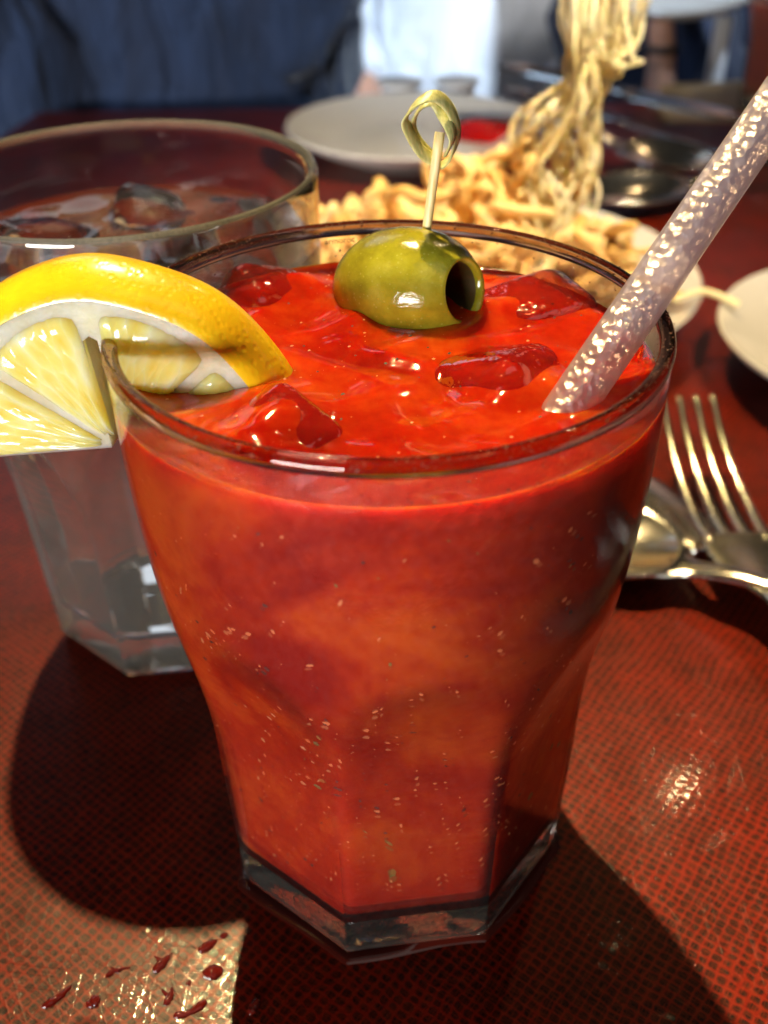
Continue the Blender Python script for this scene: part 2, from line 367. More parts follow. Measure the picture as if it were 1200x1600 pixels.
TH = np.arange(NT_) * 2 * PI / NT_
ROT = PI / 2 + 0.12            # a flat of the octagon turned towards the viewer
def row(rf, z, dr=0.0):
    zz = np.full(NT_, z); r = rf(TH, zz) + dr
    return np.stack([r * np.cos(TH), r * np.sin(TH), zz], -1)
ZF = .0125
def base_mesh(name):
    rows = [row(r_out, 0.0006, -.016), row(r_out, .0003, -.006), row(r_out, .0003, -.0022), row(r_out, .0010, -.0007), row(r_out, .0022, 0)]
    rows += [row(r_out, z) for z in np.linspace(.0035, ZF, 6)]
    rows += [row(r_in, ZF, .0004), row(r_in, ZF - .0004, -.003), row(r_in, ZF - .0012, -.012)]
    return grid_mesh(name, rows, cap0=True, cap1=True)
def wall_mesh(name, liquid):
    zs = np.concatenate([np.linspace(ZF + .0002, .035, 10), np.linspace(.037, .090, 40), np.linspace(.093, H - .0024, 10)])
    rows = [row(r_out, z) for z in zs] + [row(r_in, z) for z in zs[::-1]]
    me = grid_mesh(name, rows)
    n = len(zs)
    idx = []
    for p in me.polygons:
        i = p.index // NT_
        inner = i >= n
        z = p.center.z
        idx.append(1 if (inner and z > liquid) else 0)
    return me, idx
def rim_mesh(name):
    rows = []
    rm = .0445 - .00095
    for a in np.linspace(-PI * .72, PI * .72, 13):  # a rounded lip, open underneath joins the wall
        pass
    sec = [(math.cos(a) * .00125, math.sin(a) * .0014) for a in np.linspace(0, 2 * PI, 17)[:-1]]
    th = TH
    rows = [np.stack([(rm + a) * np.cos(th), (rm + a) * np.sin(th), 0 * th + (H - .0014 + b)], -1) for a, b in sec]
    rows.append(rows[0])
    return grid_mesh(name, rows)
def r_outw(th, z): return smin(r_round(z), apo(z) / oct_c(th), .0003)
def full_glass_mesh(name):
    zs = np.concatenate([np.linspace(.0035, .035, 10), np.linspace(.037, .090, 40), np.linspace(.093, H - .0016, 10)])
    rows = [row(r_outw, 0.0006, -.016), row(r_outw, .0003, -.006), row(r_outw, .0003, -.0022), row(r_outw, .0010, -.0007), row(r_outw, .0022, 0)]
    rows += [row(r_outw, z) for z in zs]
    rows += [row(r_round2, H - .0006, -.0003), row(r_round2, H, -.0009), row(r_round2, H - .0006, -.0016)]
    rows += [row(r_inw, z) for z in zs[::-1] if z > ZF]
    rows += [row(r_inw, ZF, -.001), row(r_inw, ZF - .0006, -.004), row(r_inw, ZF - .0012, -.012)]
    return grid_mesh(name, rows, cap0=True, cap1=True)
def r_round2(th, z): return r_round(z) + 0 * th
def r_inw(th, z): return smin(r_round(z) - .0022, (apo(z) - .0034) / np.maximum(oct_c(th), .945), .002)
def liquid_mesh(name, rin, level, dr, bump=None, nr=40, zf=None):
    zf = ZF if zf is None else zf
    rows = [row(rin, zf + .0003, dr - .010), row(rin, zf + .0003, dr - .002), row(rin, zf + .0009, dr - .0005)]
    rows += [row(rin, z, dr) for z in np.linspace(zf + .002, level - .0006, 46)]
    top = row(rin, level, dr); rr = np.linalg.norm(top[:, :2], axis=1)
    for k in range(nr):
        s = 1 - k / nr
        x, y = top[:, 0] * s, top[:, 1] * s
        z = level + (bump(x, y) * min(1, (1 - s) * 14) if bump else 0 * x) + .0012 * math.exp(-(1 - s) * .043 / .0011)
        rows.append(np.stack([x, y, z + 0 * x], -1))
    me = grid_mesh(name, rows, cap0=True, cap1=True)
    nside = 48
    return me, [1 if (p.index // NT_ >= nside) else 0 for p in me.polygons]

# --- the drink in front
L = .1150
tum = empty('tumbler', (0, 0, 0), ROT, 'tall faceted glass tumbler with dark tinted rim holding the red cocktail and lemon', 'tumbler')
link('base', base_mesh('tumbler_base'), M_BASE, tum, sharp=28)
me, idx = wall_mesh('tumbler_wall', L + .0004); ow = link('wall', me, [M_WALL, M_BAND], tum, sharp=40)
ow.data.polygons.foreach_set('material_index', idx)
link('rim', rim_mesh('tumbler_rim'), M_RIM_TINT, tum)
cu = bpy.data.curves.new('mark', 'FONT'); cu.body = 'armoroc'; cu.size = .0017; cu.align_x = 'CENTER'; cu.extrude = .00005
to = bpy.data.objects.new('mark', cu); COL.objects.link(to); bpy.context.view_layer.update()
tm = bpy.data.meshes.new_from_object(to.evaluated_get(bpy.context.evaluated_depsgraph_get())); bpy.data.objects.remove(to)
ang = math.atan2(.0437, -.0094)
mk = link('printed_mark', tm, M_INK, tum, smooth=False)
mk.matrix_parent_inverse = Matrix.Rotation(-ROT, 4, 'Z')
mk.location = (.0421 * math.cos(ang), .0421 * math.sin(ang), .1203)
mk.rotation_euler = (PI / 2, 0, ang - PI / 2)

def gau(x, y, cx, cy, s, h): return h * np.exp(-((x - cx) ** 2 + (y - cy) ** 2) / (2 * s * s))
ca, sa = math.cos(ROT), math.sin(ROT)
def bumps(xl, yl):
    x, y = xl * ca - yl * sa, xl * sa + yl * ca          # to world
    z = 0
    for cx, cy, s, h in ((-.0215, .0300, .006, .0030), (.0270, .0262, .0075, .0022), (.0185, -.0050, .0060, .0020), (-.0165, -.0150, .005, .0022),
                         (.003, .029, .010, .0014), (.029, -.010, .004, .0012), (-.006, -.026, .006, -.0012), (.006, -.012, .008, -.0010), (.034, .008, .004, .0012)):
        z = z + gau(x, y, cx, cy, s, h)
    d = np.hypot(x - .0185, y + .0050); z = z + .0005 * np.cos(d * 900) * np.exp(-(d / .011) ** 2)
    z = z + .0006 * np.sin(x * 300 + 1.5 * np.sin(y * 190)) * np.sin(y * 240 + .6) + .0003 * np.sin(x * 420 + 2 * np.sin(y * 260)) * np.sin(y * 380 + 1.3)
    return z
me, idx = liquid_mesh('cocktail', r_in, L, -.00012, bumps, 60)
ck = link('cocktail', me, [M_COCK, M_COCKT], None, rot=(0, 0, ROT), sharp=45); ck.data.polygons.foreach_set('material_index', idx)
tag(ck, 'thick red tomato cocktail filling the big tumbler in front', 'drink')
# flecks suspended against the wall
def flecks(name, n, smin_, smax_, mat, seed):
    rs = np.random.RandomState(seed); v = []; f = []
    for _ in range(n):
        th = rs.uniform(0, 2 * PI); z = .018 + (L - .022) * rs.rand() ** 1.1
        r = float(r_in(np.array([th]), np.array([z]))[0]) - .00002
        ctr = np.array([r * math.cos(th), r * math.sin(th), z]); nn = np.array([math.cos(th), math.sin(th), -.05]); nn /= np.linalg.norm(nn)
        t1 = np.array([-math.sin(th), math.cos(th), 0]); t2 = np.cross(nn, t1)
        s = smin_ + (smax_ - smin_) * rs.rand() ** 3; a = rs.uniform(0, PI); e1 = t1 * math.cos(a) + t2 * math.sin(a); e2 = np.cross(nn, e1)
        asp = rs.uniform(.3, .9); b = len(v)
        for k in range(6):
            q = rs.uniform(.7, 1.2); v.append(ctr + e1 * s * q * math.cos(k * PI / 3) + e2 * s * asp * q * math.sin(k * PI / 3))
        v.append(ctr + nn * .00009)
        f += [(b + k, b + (k + 1) % 6, b + 6) for k in range(6)]
    o = link(name, mesh(name, v, f), mat, ck); o['kind'] = 'stuff'; return o
flecks('pulp_flecks', 1000, .00008, .00075, M_FLECK, 3)
flecks('pepper_flecks', 420, .0001, .0007, M_PEP, 5)
flecks('herb_flecks', 90, .0002, .0015, M_HERB, 9)

def specks(name, n, mat, parent, place, s0, s1, seed):
    rs = np.random.RandomState(seed); v = []; f = []
    for _ in range(n):
        p, nn = place(rs); nn = nn / np.linalg.norm(nn); t1 = np.cross(nn, (0.3, .2, 1.0)); t1 /= np.linalg.norm(t1); t2 = np.cross(nn, t1)
        s = s0 + (s1 - s0) * rs.rand() ** 2.5; b = len(v); a0 = rs.uniform(0, 6)
        for k in range(5): a = a0 + k * 2 * PI / 5; q = rs.uniform(.6, 1.2); v.append(p + s * q * (t1 * math.cos(a) + t2 * math.sin(a) * .7))
        v.append(p + nn * s * .5); f += [(b + k, b + (k + 1) % 5, b + 5) for k in range(5)]
    o = link(name, mesh(name, v, f), mat, parent); o['kind'] = 'stuff'; return o
def on_rim(rs):
    a = rs.uniform(0, 2 * PI); b = rs.uniform(.2, 2.9); r = .0446 - .00095 + .00128 * math.cos(b)
    return np.array([r * math.cos(a), r * math.sin(a), H - .0014 + .00143 * math.sin(b)]), np.array([math.cos(a) * math.cos(b), math.sin(a) * math.cos(b), math.sin(b)])
def on_band(rs):
    a = rs.uniform(0, 2 * PI); z = L + .0006 + .0085 * rs.rand() ** 2.2; r = float(r_round(z)) - .00145
    return np.array([r * math.cos(a), r * math.sin(a), z]), np.array([-math.cos(a), -math.sin(a), .1])
def on_top(rs):
    a = rs.uniform(0, 2 * PI); r = .040 * math.sqrt(rs.rand()); x, y = r * math.cos(a), r * math.sin(a)
    return np.array([x, y, L + float(bumps(np.array(x), np.array(y))) + .00004]), np.array([0, 0, 1.])
M_SPICE = simple('rim_spice', (.10, .030, .014), .5)
specks('rim_spice', 1500, M_SPICE, tum, on_rim, .00008, .00032, 31)
specks('wall_residue', 900, M_SPICE, tum, on_band, .00006, .00030, 32)
specks('pepper_flecks', 110, M_PEP, ck, on_top, .00008, .00045, 33)
specks('pulp_flecks', 160, M_FLECK, ck, on_top, .00008, .00045, 34)

def ice_mesh(name, s, seed):
    bm = bmesh.new(); bmesh.ops.create_cube(bm, size=1); rs = random.Random(seed)
    for v in bm.verts: v.co = Vector((v.co.x * s[0] * rs.uniform(.85, 1.1), v.co.y * s[1] * rs.uniform(.85, 1.1), v.co.z * s[2] * rs.uniform(.85, 1.1)))
    bmesh.ops.bevel(bm, geom=bm.edges[:], offset=min(s) * .34, segments=5, profile=.5, affect='EDGES')
    bmesh.ops.triangulate(bm, faces=[f for f in bm.faces if len(f.verts) > 4])
    me = bpy.data.meshes.new(name); bm.to_mesh(me); bm.free(); return me
for (x, y, z, s, rot, lb, sd) in ((-.0225, .0290, L - .0026, (.018, .015, .013), (.3, .35, .6), 'red tinted ice cube poking out between the lemon and the olive', 1),
                             (.0265, .0240, L - .0036, (.022, .017, .013), (.15, -.2, .3), 'wide flat ice cube afloat behind the straw by the back of the rim', 2),
                             (.0180, -.0030, L - .0038, (.019, .018, .014), (-.35, .25, .9), 'ice cube breaking the cocktail surface left of the straw', 3),
                             (-.0150, -.0160, L - .0036, (.017, .010, .011), (.25, .30, -.75), 'long ice ridge near the front rim below the lemon', 4)):
    tag(link('ice_cube', ice_mesh('ice_cube', s, sd), M_ICE, None, (x, y, z), rot), lb, 'ice cube', 'ice cubes floating in the cocktail')

# --- water tumbler behind
WX, WY = -.0595, .0794
wt = empty('tumbler', (WX, WY, 0), PI / 2 + .097, 'clear faceted water glass with thick rim standing behind the lemon', 'tumbler')
link('glass_body', full_glass_mesh('water_glass'), M_FOG_SHEEN, wt, sharp=28)
me, idx = liquid_mesh('water', r_inw, .1065, .0001, lambda x, y: .0004 * np.sin(x * 300) * np.sin(y * 260 + 1), 24, ZF - .0008)
wa = link('water', me, M_WATER, None, (WX, WY, 0), (0, 0, PI / 2 + .097), sharp=45); tag(wa, 'clear iced water in the glass behind the lemon', 'drink')
for (x, y, z, s, rot, lb, sd) in ((-.060, .105, .103, (.020, .018, .016), (.5, .4, .3), 'clear ice cube with a pointed corner above the water', 11),
                             (-.082, .086, .1025, (.024, .020, .014), (.1, .2, .9), 'rounded clear ice cube at the left side of the water glass', 12),
                             (-.045, .070, .098, (.022, .022, .016), (.3, -.2, .2), 'submerged clear ice cube near the front of the water glass', 13)):
    tag(link('ice_cube', ice_mesh('ice_cube', s, sd), M_ICEW, None, (x, y, z), rot), lb, 'ice cube', 'ice cubes in the water')

# ---------------------------------------------------------------- lemon
LX, LY, LZ = -.0440, 0.0, .1040
lem = empty('lemon_slice', (LX, LY, LZ), 0, 'bright yellow lemon half slice slit onto the rim of the tumbler', 'lemon slice')
lem.rotation_euler = (0, R_(-4), R_(-6))
def polar(r, a, y): return (r * math.cos(a), y, r * math.sin(a))
A0, A1 = R_(-4), R_(184)
rs = np.random.RandomState(2)
# rind: outer skin shell between face and back
prof = [(-.0072, .0258), (-.0070, .0268), (-.0056, .0281), (-.0036, .0293), (-.0012, .0301), (.0012, .0301), (.0026, .0293), (.0032, .0280), (.0032, .0264), (-.002, .0274), (-.0070, .0257)]
aa = np.linspace(A0, A1, 120)
rows = [[polar(r * (1 + .012 * math.sin(3 * a + 1) + .006 * math.sin(9 * a)), a, y) for y, r in prof] for a in aa]
link('rind', grid_mesh('rind', rows, cap0=True, cap1=True), M_RIND, lem, sharp=60)
# pith: half disc slab with slit
def half_disc(name, r, y0, y1, mat, slit=True):
    pts = []
    n = 60
    sl = .0012
    outer = [polar(r * (1 + .012 * math.sin(3 * a + 1)), a, 0) for a in np.linspace(A0, A1, n)]
    loop = [(p[0], p[2]) for p in outer]
    if slit: loop += [(-sl, -.0002), (-sl, .0190), (0, .0198), (sl, .0190), (sl, -.0002)]
    bm = bmesh.new(); vs = [bm.verts.new((x, y0, z)) for x, z in loop]
    fc = bm.faces.new(vs); ex = bmesh.ops.extrude_face_region(bm, geom=[fc])
    bmesh.ops.translate(bm, vec=(0, y1 - y0, 0), verts=[g for g in ex['geom'] if isinstance(g, bmesh.types.BMVert)])
    bmesh.ops.recalc_face_normals(bm, faces=bm.faces); bmesh.ops.triangulate(bm, faces=[f for f in bm.faces if len(f.verts) > 4])
    me = bpy.data.meshes.new(name); bm.to_mesh(me); bm.free()
    return link(name, me, mat, lem, smooth=False)
half_disc('pith', .0262, -.0068, .0030, M_PITH)
# pulp segments, each a bulging pillow on the face
def segment(a0, a1, r0, r1, sd):
    nr, na = 14, 22; rows = []
    rs = np.random.RandomState(sd)
    mid = .5 * (a0 + a1); half = .5 * (a1 - a0)
    for i in range(nr):
        u = i / (nr - 1); rr = []
        for j in range(na):
            t = -1 + 2 * j / (na - 1)
            cap = (1 - abs(t) ** 5) ** (1 / 2.6) if abs(t) < 1 else 0
            ro = r0 + (r1 - r0) * (.89 + .11 * cap)
            r = r0 + (ro - r0) * u
            w = half - .0006 / max(r, .003)
            a = mid + t * max(w, .02)
            e = min(u * 5, (1 - u) * 6, (1 - abs(t)) * 5, 1)
            y = -.0068 - .0009 * math.sin(max(e, 0) * PI / 2) + rs.normal() * .00008 * (e > .3)
            rr.append(polar(r, a, y + (.0006 if e <= 0 else 0)))
        rows.append(rr)
    link('pulp_segment', grid_mesh('pulp_segment', rows, closed_u=False), M_PULP, lem)
bounds = [R_(-6), R_(38), R_(87.2), R_(140), R_(186)]
for k in range(4): segment(bounds[k] + (.07 if k == 2 else 0), bounds[k + 1] - (0 if k == 1 else 0), .0020, .0244, 20 + k)

# ---------------------------------------------------------------- olive and pick
ax = Vector((.74, -.62, .24)).normalized()
ocen = Vector((.0036, .0250, .1172))
LO, RO, RH = .0148, .0113, .0051
prof = []
for t in np.linspace(PI, .50, 30): prof.append((RO * math.sin(t) ** .86, LO * math.cos(t)))
xe = prof[-1][1]
prof += [(RH + .0006, xe + .0006), (RH + .0001, xe + .0003), (RH - .0002, xe - .0008)]
nskin = len(prof) - 1
prof += [(RH - .0004, xe - .006), (RH - .001, xe - .012), (.0005, xe - .0135)]
th = np.arange(56) * 2 * PI / 56
rows = [np.stack([0 * th + x, r * np.cos(th), r * np.sin(th)], -1) for r, x in prof]
me = grid_mesh('olive', rows, cap0=True, cap1=True)
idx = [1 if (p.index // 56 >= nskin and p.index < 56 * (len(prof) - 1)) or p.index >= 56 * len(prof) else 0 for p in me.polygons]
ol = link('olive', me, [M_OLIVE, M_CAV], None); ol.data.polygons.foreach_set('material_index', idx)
ol.location = ocen; ol.rotation_euler = ax.to_track_quat('X', 'Z').to_euler()
tag(ol, 'large pitted green olive on the pick with its dark hole turned right', 'olive')
pk = empty('cocktail_pick', (.0064, .0255, .1255), 0, 'thin bamboo cocktail pick with looped knot standing in the olive', 'cocktail pick')
P0, P1 = np.array((-.0012, -.002, -.012)), np.array((.0031, .0035, .0185))
link('shaft', sweep('pick_shaft', [P0 + (P1 - P0) * t for t in np.linspace(0, 1, 12)], np.linspace(.00072, .00092, 12), np.linspace(.00072, .00080, 12), 10), M_BAM, pk)
kc = np.array((.0015, .0035, .0185))
loopA = [(.0014, .0004, -.0052), (-.0016, -.0004, -.0030), (-.0040, -.0010, .0010), (-.0042, -.0010, .0028), (-.0022, -.0004, .0050), (.0006, .0002, .0058), (.0028, .0008, .0042), (.0042, .0010, .0016), (.0046, .0008, -.0012), (.0036, .0004, -.0042), (.0016, -.0002, -.0058)]
loopB = [(.0010, .0012, -.0050), (-.0022, .0010, -.0016), (-.0030, .0010, .0012), (-.0016, .0014, .0038), (.0004, .0016, .0046), (.0018, .0010, .0030), (.0030, -.0006, .0012), (.0036, -.0012, -.0010), (.0026, -.0008, -.0036)]
link('knot_loop', sweep('knot_loop', spline(np.array(loopA) + kc, 60), .00115, .00032, 8, (0.15, 1, .25)).copy() if False else sweep('knot_loop', spline(np.array(loopA) + kc, 60), .00030, .0014, 8, (0.45, .8, .45)), M_SKIN_B, pk)
link('knot_loop', sweep('knot_loop', spline(np.array(loopB) + kc, 50), .00030, .0012, 8, (0.5, .8, .5)), M_SKIN_B, pk)

# ---------------------------------------------------------------- straw
sd = Vector((.0297, .0272, .0314)).normalized(); s0 = Vector((.0281, -.0138, .115))
st = empty('drinking_straw', s0, 0, 'clear frosted plastic straw leaning out of the cocktail over the rim', 'straw')
pa = [np.array(sd) * t for t in np.linspace(-.028, .135, 40)]
def tube_rows(r): 
    pts, T, N, B = frames(pa); th = np.arange(36) * 2 * PI / 36
    return [pts[i] + r * (np.outer(np.cos(th), B[i]) + np.outer(np.sin(th), N[i])) for i in range(len(pa))]
o_, i_ = tube_rows(.0037), tube_rows(.0033)
link('tube', grid_mesh('straw_tube', o_ + i_[::-1] + [o_[0]]), M_STRAW, st, sharp=60)

# ---------------------------------------------------------------- cutlery
def fork(loc, d, label):
    rz = math.atan2(d[1], d[0])
    f = empty('fork', loc, rz, label, 'fork')   # local +x runs from the handle to the tine tips
    for k in range(4):
        y = (k - 1.5) * .0060; pts = spline([(-.004, y * .93, .0000), (.010, y, -.0022), (.028, y * .99, -.0016), (.046, y * .96, .0024), (.060, y * .93, .0082)], 18)
        link('tine', sweep('tine', pts, np.linspace(.0018, .0011, 18), np.linspace(.0013, .0009, 18), 8, (0, 0, 1)), M_METALW, f)
    pts = spline([(.000, 0, -.0004), (-.008, 0, .0006), (-.018, 0, .0026), (-.030, 0, .0055), (-.045, 0, .0085), (-.080, 0, .0105), (-.150, 0, .0040)], 44)
    w = np.interp(pts[:, 0], [-.150, -.145, -.08, -.045, -.032, -.020, -.010, -.002, .001], [.004, .010, .0065, .0036, .0042, .0098, .0116, .0114, .0100])
    link('handle', sweep('fork_handle', pts, w, np.interp(pts[:, 0], [-.15, -.04, -.02, 0], [.0012, .0022, .0014, .0011]), 14, (0, 0, 1)), M_METALW, f)
    return f
def spoon(loc, d, label, s=1.0, tilt=0.0, group=None):
    rz = math.atan2(d[1], d[0]); f = empty('spoon', loc, rz, label, 'spoon', group); f.rotation_euler = (tilt, 0, rz)
    a, b, dep = .030 * s, .0195 * s, .0075 * s
    rows = []
    for i in range(14):
        r = i / 13; rw = []
        for t in np.arange(40) * 2 * PI / 40:
            x = a * r * math.cos(t); y = b * r * math.sin(t) * (1 - .16 * math.cos(t))
            rw.append((x + a, y, dep * (r ** 2.2) - dep + .009 * s))
        rows.append(rw)
    m = grid_mesh('spoon_bowl', rows[1:], cap0=True); o = link('bowl', m, M_METAL, f)
    so = o.modifiers.new('thick', 'SOLIDIFY'); so.thickness = .0012; so.offset = -1
    pts = spline([(.004 * s, 0, .0078 * s), (-.004 * s, 0, .0092 * s), (-.020 * s, 0, .0130 * s), (-.055 * s, 0, .0145 * s), (-.130 * s, 0, .0040 * s)], 36)
    w = np.interp(pts[:, 0] / s, [-.13, -.125, -.06, -.02, -.004, .004], [.004, .0095, .0062, .0034, .0044, .0090]) * s
    link('handle', sweep('spoon_handle', pts, w, np.interp(pts[:, 0] / s, [-.13, -.02, .004], [.0012, .0022, .0008]) * s, 12, (0, 0, 1)), M_METAL, f)
    return f
def knife(loc, d, label, tilt=0.0, ln=.10, group=None, pitch=0.0):
    rz = math.atan2(d[1], d[0]); f = empty('table_knife', loc, rz, label, 'knife', group); f.rotation_euler = (tilt, pitch, rz)
    pts = [(x, 0, 0) for x in np.linspace(0, ln, 20)]
    w = [.0095 * min(1, ((1 - t) / .22)) ** .5 + .0004 for t in np.linspace(0, 1, 20)]
    link('blade', sweep('knife_blade', pts, w, .0009, 8, (0, 0, 1)), M_METAL, f)
    pts = [(x, 0, .0006) for x in np.linspace(.002, -.11, 24)]
    w = np.interp(np.linspace(0, 1, 24), [0, .08, .2, .8, 1], [.0088, .0055, .006, .0092, .005])
    link('handle', sweep('knife_handle', pts, w, np.interp(np.linspace(0, 1, 24), [0, .15, .8, 1], [.0012, .0032, .0034, .0015]), 12, (0, 0, 1)), M_METAL, f)
    return f
fork((.1040, .0905, .0110), (-.02, .62, 0), 'steel fork with four tines raised towards the plates').rotation_euler = (0, R_(-6), math.atan2(.62, -.02))
spoon((.0850, .0790, .0), (-.75, .62, 0), 'steel spoon with its bowl tucked behind the big tumbler')
knife((.1010, .0960, .0030), (-.48, .88, 0), 'table knife blade crossing under the fork', 0, .046)
G = 'used cutlery heaped at the back right'
knife((.182, .610, .018), (.75, -.62, 0), 'silver knife lying farthest back in the heaped cutlery', .15, .09, G, R_(3))
knife((.166, .540, .014), (.62, -.70, 0), 'silver knife in the middle of the heaped cutlery', -.2, .09, G, R_(3))
spoon((.150, .490, .006), (.62, -.60, 0), 'silver spoon with warm lit bowl in the heaped cutlery', 1.1, .1, G)
spoon((.1745, .425, .002), (-.66, -.20, 0), 'silver spoon nearest the fried strips in the heaped cutlery', 1.15, -.1, G)

# ---------------------------------------------------------------- plates and food
def plate(name, loc, R, zr, label, cat='plate', group='white plates on the table'):
    k = R
    prof = [(.0005, .006), (k * .45, .006), (k * .58, .0062), (k * .66, .0080), (k * .80, zr * .62), (k * .97, zr - .0012), (k * .992, zr - .0003), (k, zr - .0012), (k * .985, zr - .0032),
            (k * .80, zr * .62 - .0042), (k * .64, .0030), (k * .60, .0012), (k * .585, .0004), (k * .555, .0004), (k * .54, .0028), (.0005, .0032)]
    o = link(name, lathe(name, prof, 96), M_PLATE, None, loc, sharp=50); return tag(o, label, cat, group)
plate('plate', (.022, .535, 0), .084, .020, 'white plate with a red ketchup pool behind the fried strips')
plate('plate', (.040, .280, 0), .100, .021, 'white plate heaped with golden fried strips')
plate('plate', (.207, .203, 0), .076, .022, 'empty small white plate cut off at the right edge')
# ketchup pool
rows = []
for i in range(12):
    r = 1 - i / 12
    rows.append([(r * (.030 + .004 * math.sin(3 * t) + .003 * math.sin(5 * t + 1)) * math.cos(t), r * (.024 + .003 * math.sin(2 * t + .6) + .003 * math.cos(4 * t)) * math.sin(t),
                  .0075 * (1 - r ** 2.5) + .0018 * math.sin(7 * t + 6 * r) * (1 - r) * r * 2) for t in np.arange(48) * 2 * PI / 48])
tag(link('ketchup', grid_mesh('ketchup', rows, cap1=True), M_KETCH, None, (.076, .553, .0070)), 'glossy pool of red ketchup on the back plate', 'ketchup')
# fried strips
def strip_mesh(sd, long=False):
    rs = np.random.RandomState(sd); n = 7
    ln = rs.uniform(.05, .10); P = [np.zeros(3)]; d = rs.normal(size=3) * (1, 1, .3); d /= np.linalg.norm(d)
    for _ in range(n - 1):
        d = d + rs.normal(size=3) * (.75, .75, .5); d /= np.linalg.norm(d); P.append(P[-1] + d * ln / n)
    P = np.array(P); P -= P.mean(0); pts = spline(P, 20)
    w = rs.uniform(.0020, .0036) * (1 + .2 * np.sin(np.linspace(0, 9, 20) + sd)); return sweep('fried_strip', pts, w, w * rs.uniform(.55, .9), 7)
SM = []
for k in range(14):
    m = strip_mesh(100 + k); m.materials.append(M_FRY); m.polygons.foreach_set('use_smooth', [True] * len(m.polygons)); SM.append(m)
rs = np.random.RandomState(4)
FL = 'curly golden fried strip tangled in the heap on the middle plate'
def add_strip(p, rot, lb=FL, gr='fried strips heaped on the plate', me=None, sc=1):
    o = bpy.data.objects.new('fried_strip', me or SM[rs.randint(14)]); COL.objects.link(o); o.location = p; o.rotation_euler = rot; o.scale = (sc,) * 3
    return tag(o, lb, 'fried strip', gr)
PX, PY = .036, .288
for k in range(230):
    a = rs.uniform(0, 2 * PI); q = math.sqrt(rs.rand()); x = q * .074 * math.cos(a); y = q * .062 * math.sin(a)
    top = .036 * (1 - q ** 1.7) * (.85 + .30 * math.sin(x * 70 + 1.2)) + .008
    add_strip((PX + x, PY + y, .009 + top * rs.rand() ** .6), (rs.normal() * .35, rs.normal() * .35, rs.uniform(0, 6.3)), sc=rs.uniform(.8, 1.15))
for (x, y, z, r) in ((.094, .262, .040, 1.0), (.101, .252, .032, 2.2), (.088, .245, .030, .2), (.105, .268, .026, 4.0), (.010, .262, .054, .9), (.000, .275, .046, 2)):
    add_strip((x, y, z), (.3, .2, r), sc=1.1)
# strips lifted above the heap
def drape(P, w, sd):
    rs2 = np.random.RandomState(sd); P = np.array(P) + rs2.normal(size=(len(P), 3)) * (.0035, .006, .003)
    return sweep('fried_strip', spline(P, 26), w, w * .7, 7)
LL = 'long pale fried strip dangling from the bunch lifted above the heap'
for k in range(34):
    t = rs.uniform(-1, 1); y = .286 + rs.normal() * .006; xo = .0665 + .017 * (.5 + .5 * t)
    m = drape([(.080 + .004 * t, y, .140), (.0805 + .004 * t, y, .118), (.084 + .003 * t, y, .097), (.077 + .014 * t, y, .082), (.0755 + .017 * t, y, .066), (.076 + .016 * t, y, .052), (.077 + .012 * t, y - .004, .038)], rs.uniform(.0007, .0012), 300 + k)
    m.materials.append(M_FRY2); m.polygons.foreach_set('use_smooth', [True] * len(m.polygons)); add_strip((0, 0, 0), (0, 0, 0), LL, 'fried strips lifted in the air', m)
LU = 'pale fried strip folded in the upper bunch at the top of the frame'
for k in range(18):
    t = rs.uniform(-1, 1); y = .288 + rs.normal() * .006; zb = .097 + .012 * t * t + rs.rand() * .004
    m = drape([(.086 + .012 * t, y, .142), (.087 + .013 * t, y, .124), (.088 + .011 * t, y, .108), (.090 + .005 * t, y, zb), (.093 + .004 * t, y - .004, zb + .003), (.095 + .008 * t, y - .005, .116), (.096 + .010 * t, y - .005, .140)], rs.uniform(.0007, .0011), 400 + k)
    m.materials.append(M_FRY2); m.polygons.foreach_set('use_smooth', [True] * len(m.polygons)); add_strip((0, 0, 0), (0, 0, 0), LU, 'fried strips lifted in the air', m)
# pale strip end over the plate edge
m = sweep('fried_strip', spline([(.118, .232, .024), (.130, .236, .026), (.140, .2335, .0235), (.1445, .231, .022)], 14), .0016, .0013, 7); m.materials.append(M_FRY2)
add_strip((0, 0, 0), (0, 0, 0), 'single pale strip end sticking out over the plate edge behind the straw', 'fried strips on the plate edge', m)

# ---------------------------------------------------------------- second red drink at the back
rd = empty('tumbler', (.304, .628, .001), .3, 'faceted tumbler of amber red drink at the upper right corner', 'tumbler')
link('base', base_mesh('tumbler_base'), M_BASE, rd, sharp=28)
me, idx = wall_mesh('tumbler_wall', .3); link('wall', me, [M_WALL], rd, sharp=40)
link('rim', rim_mesh('tumbler_rim'), M_RIM_TINT, rd)
me, idx = liquid_mesh('red_drink', r_in, .072, -.0002)
tag(link('red_drink', me, simple('amber_drink', (.60, .11, .03), .2, 0, None, Subsurface__Weight=.6, Subsurface__Radius=(1, .25, .08), Subsurface__Scale=.02), None, (.304, .628, .001), (0, 0, .3)), 'amber red drink in the tumbler at the upper right corner', 'drink')
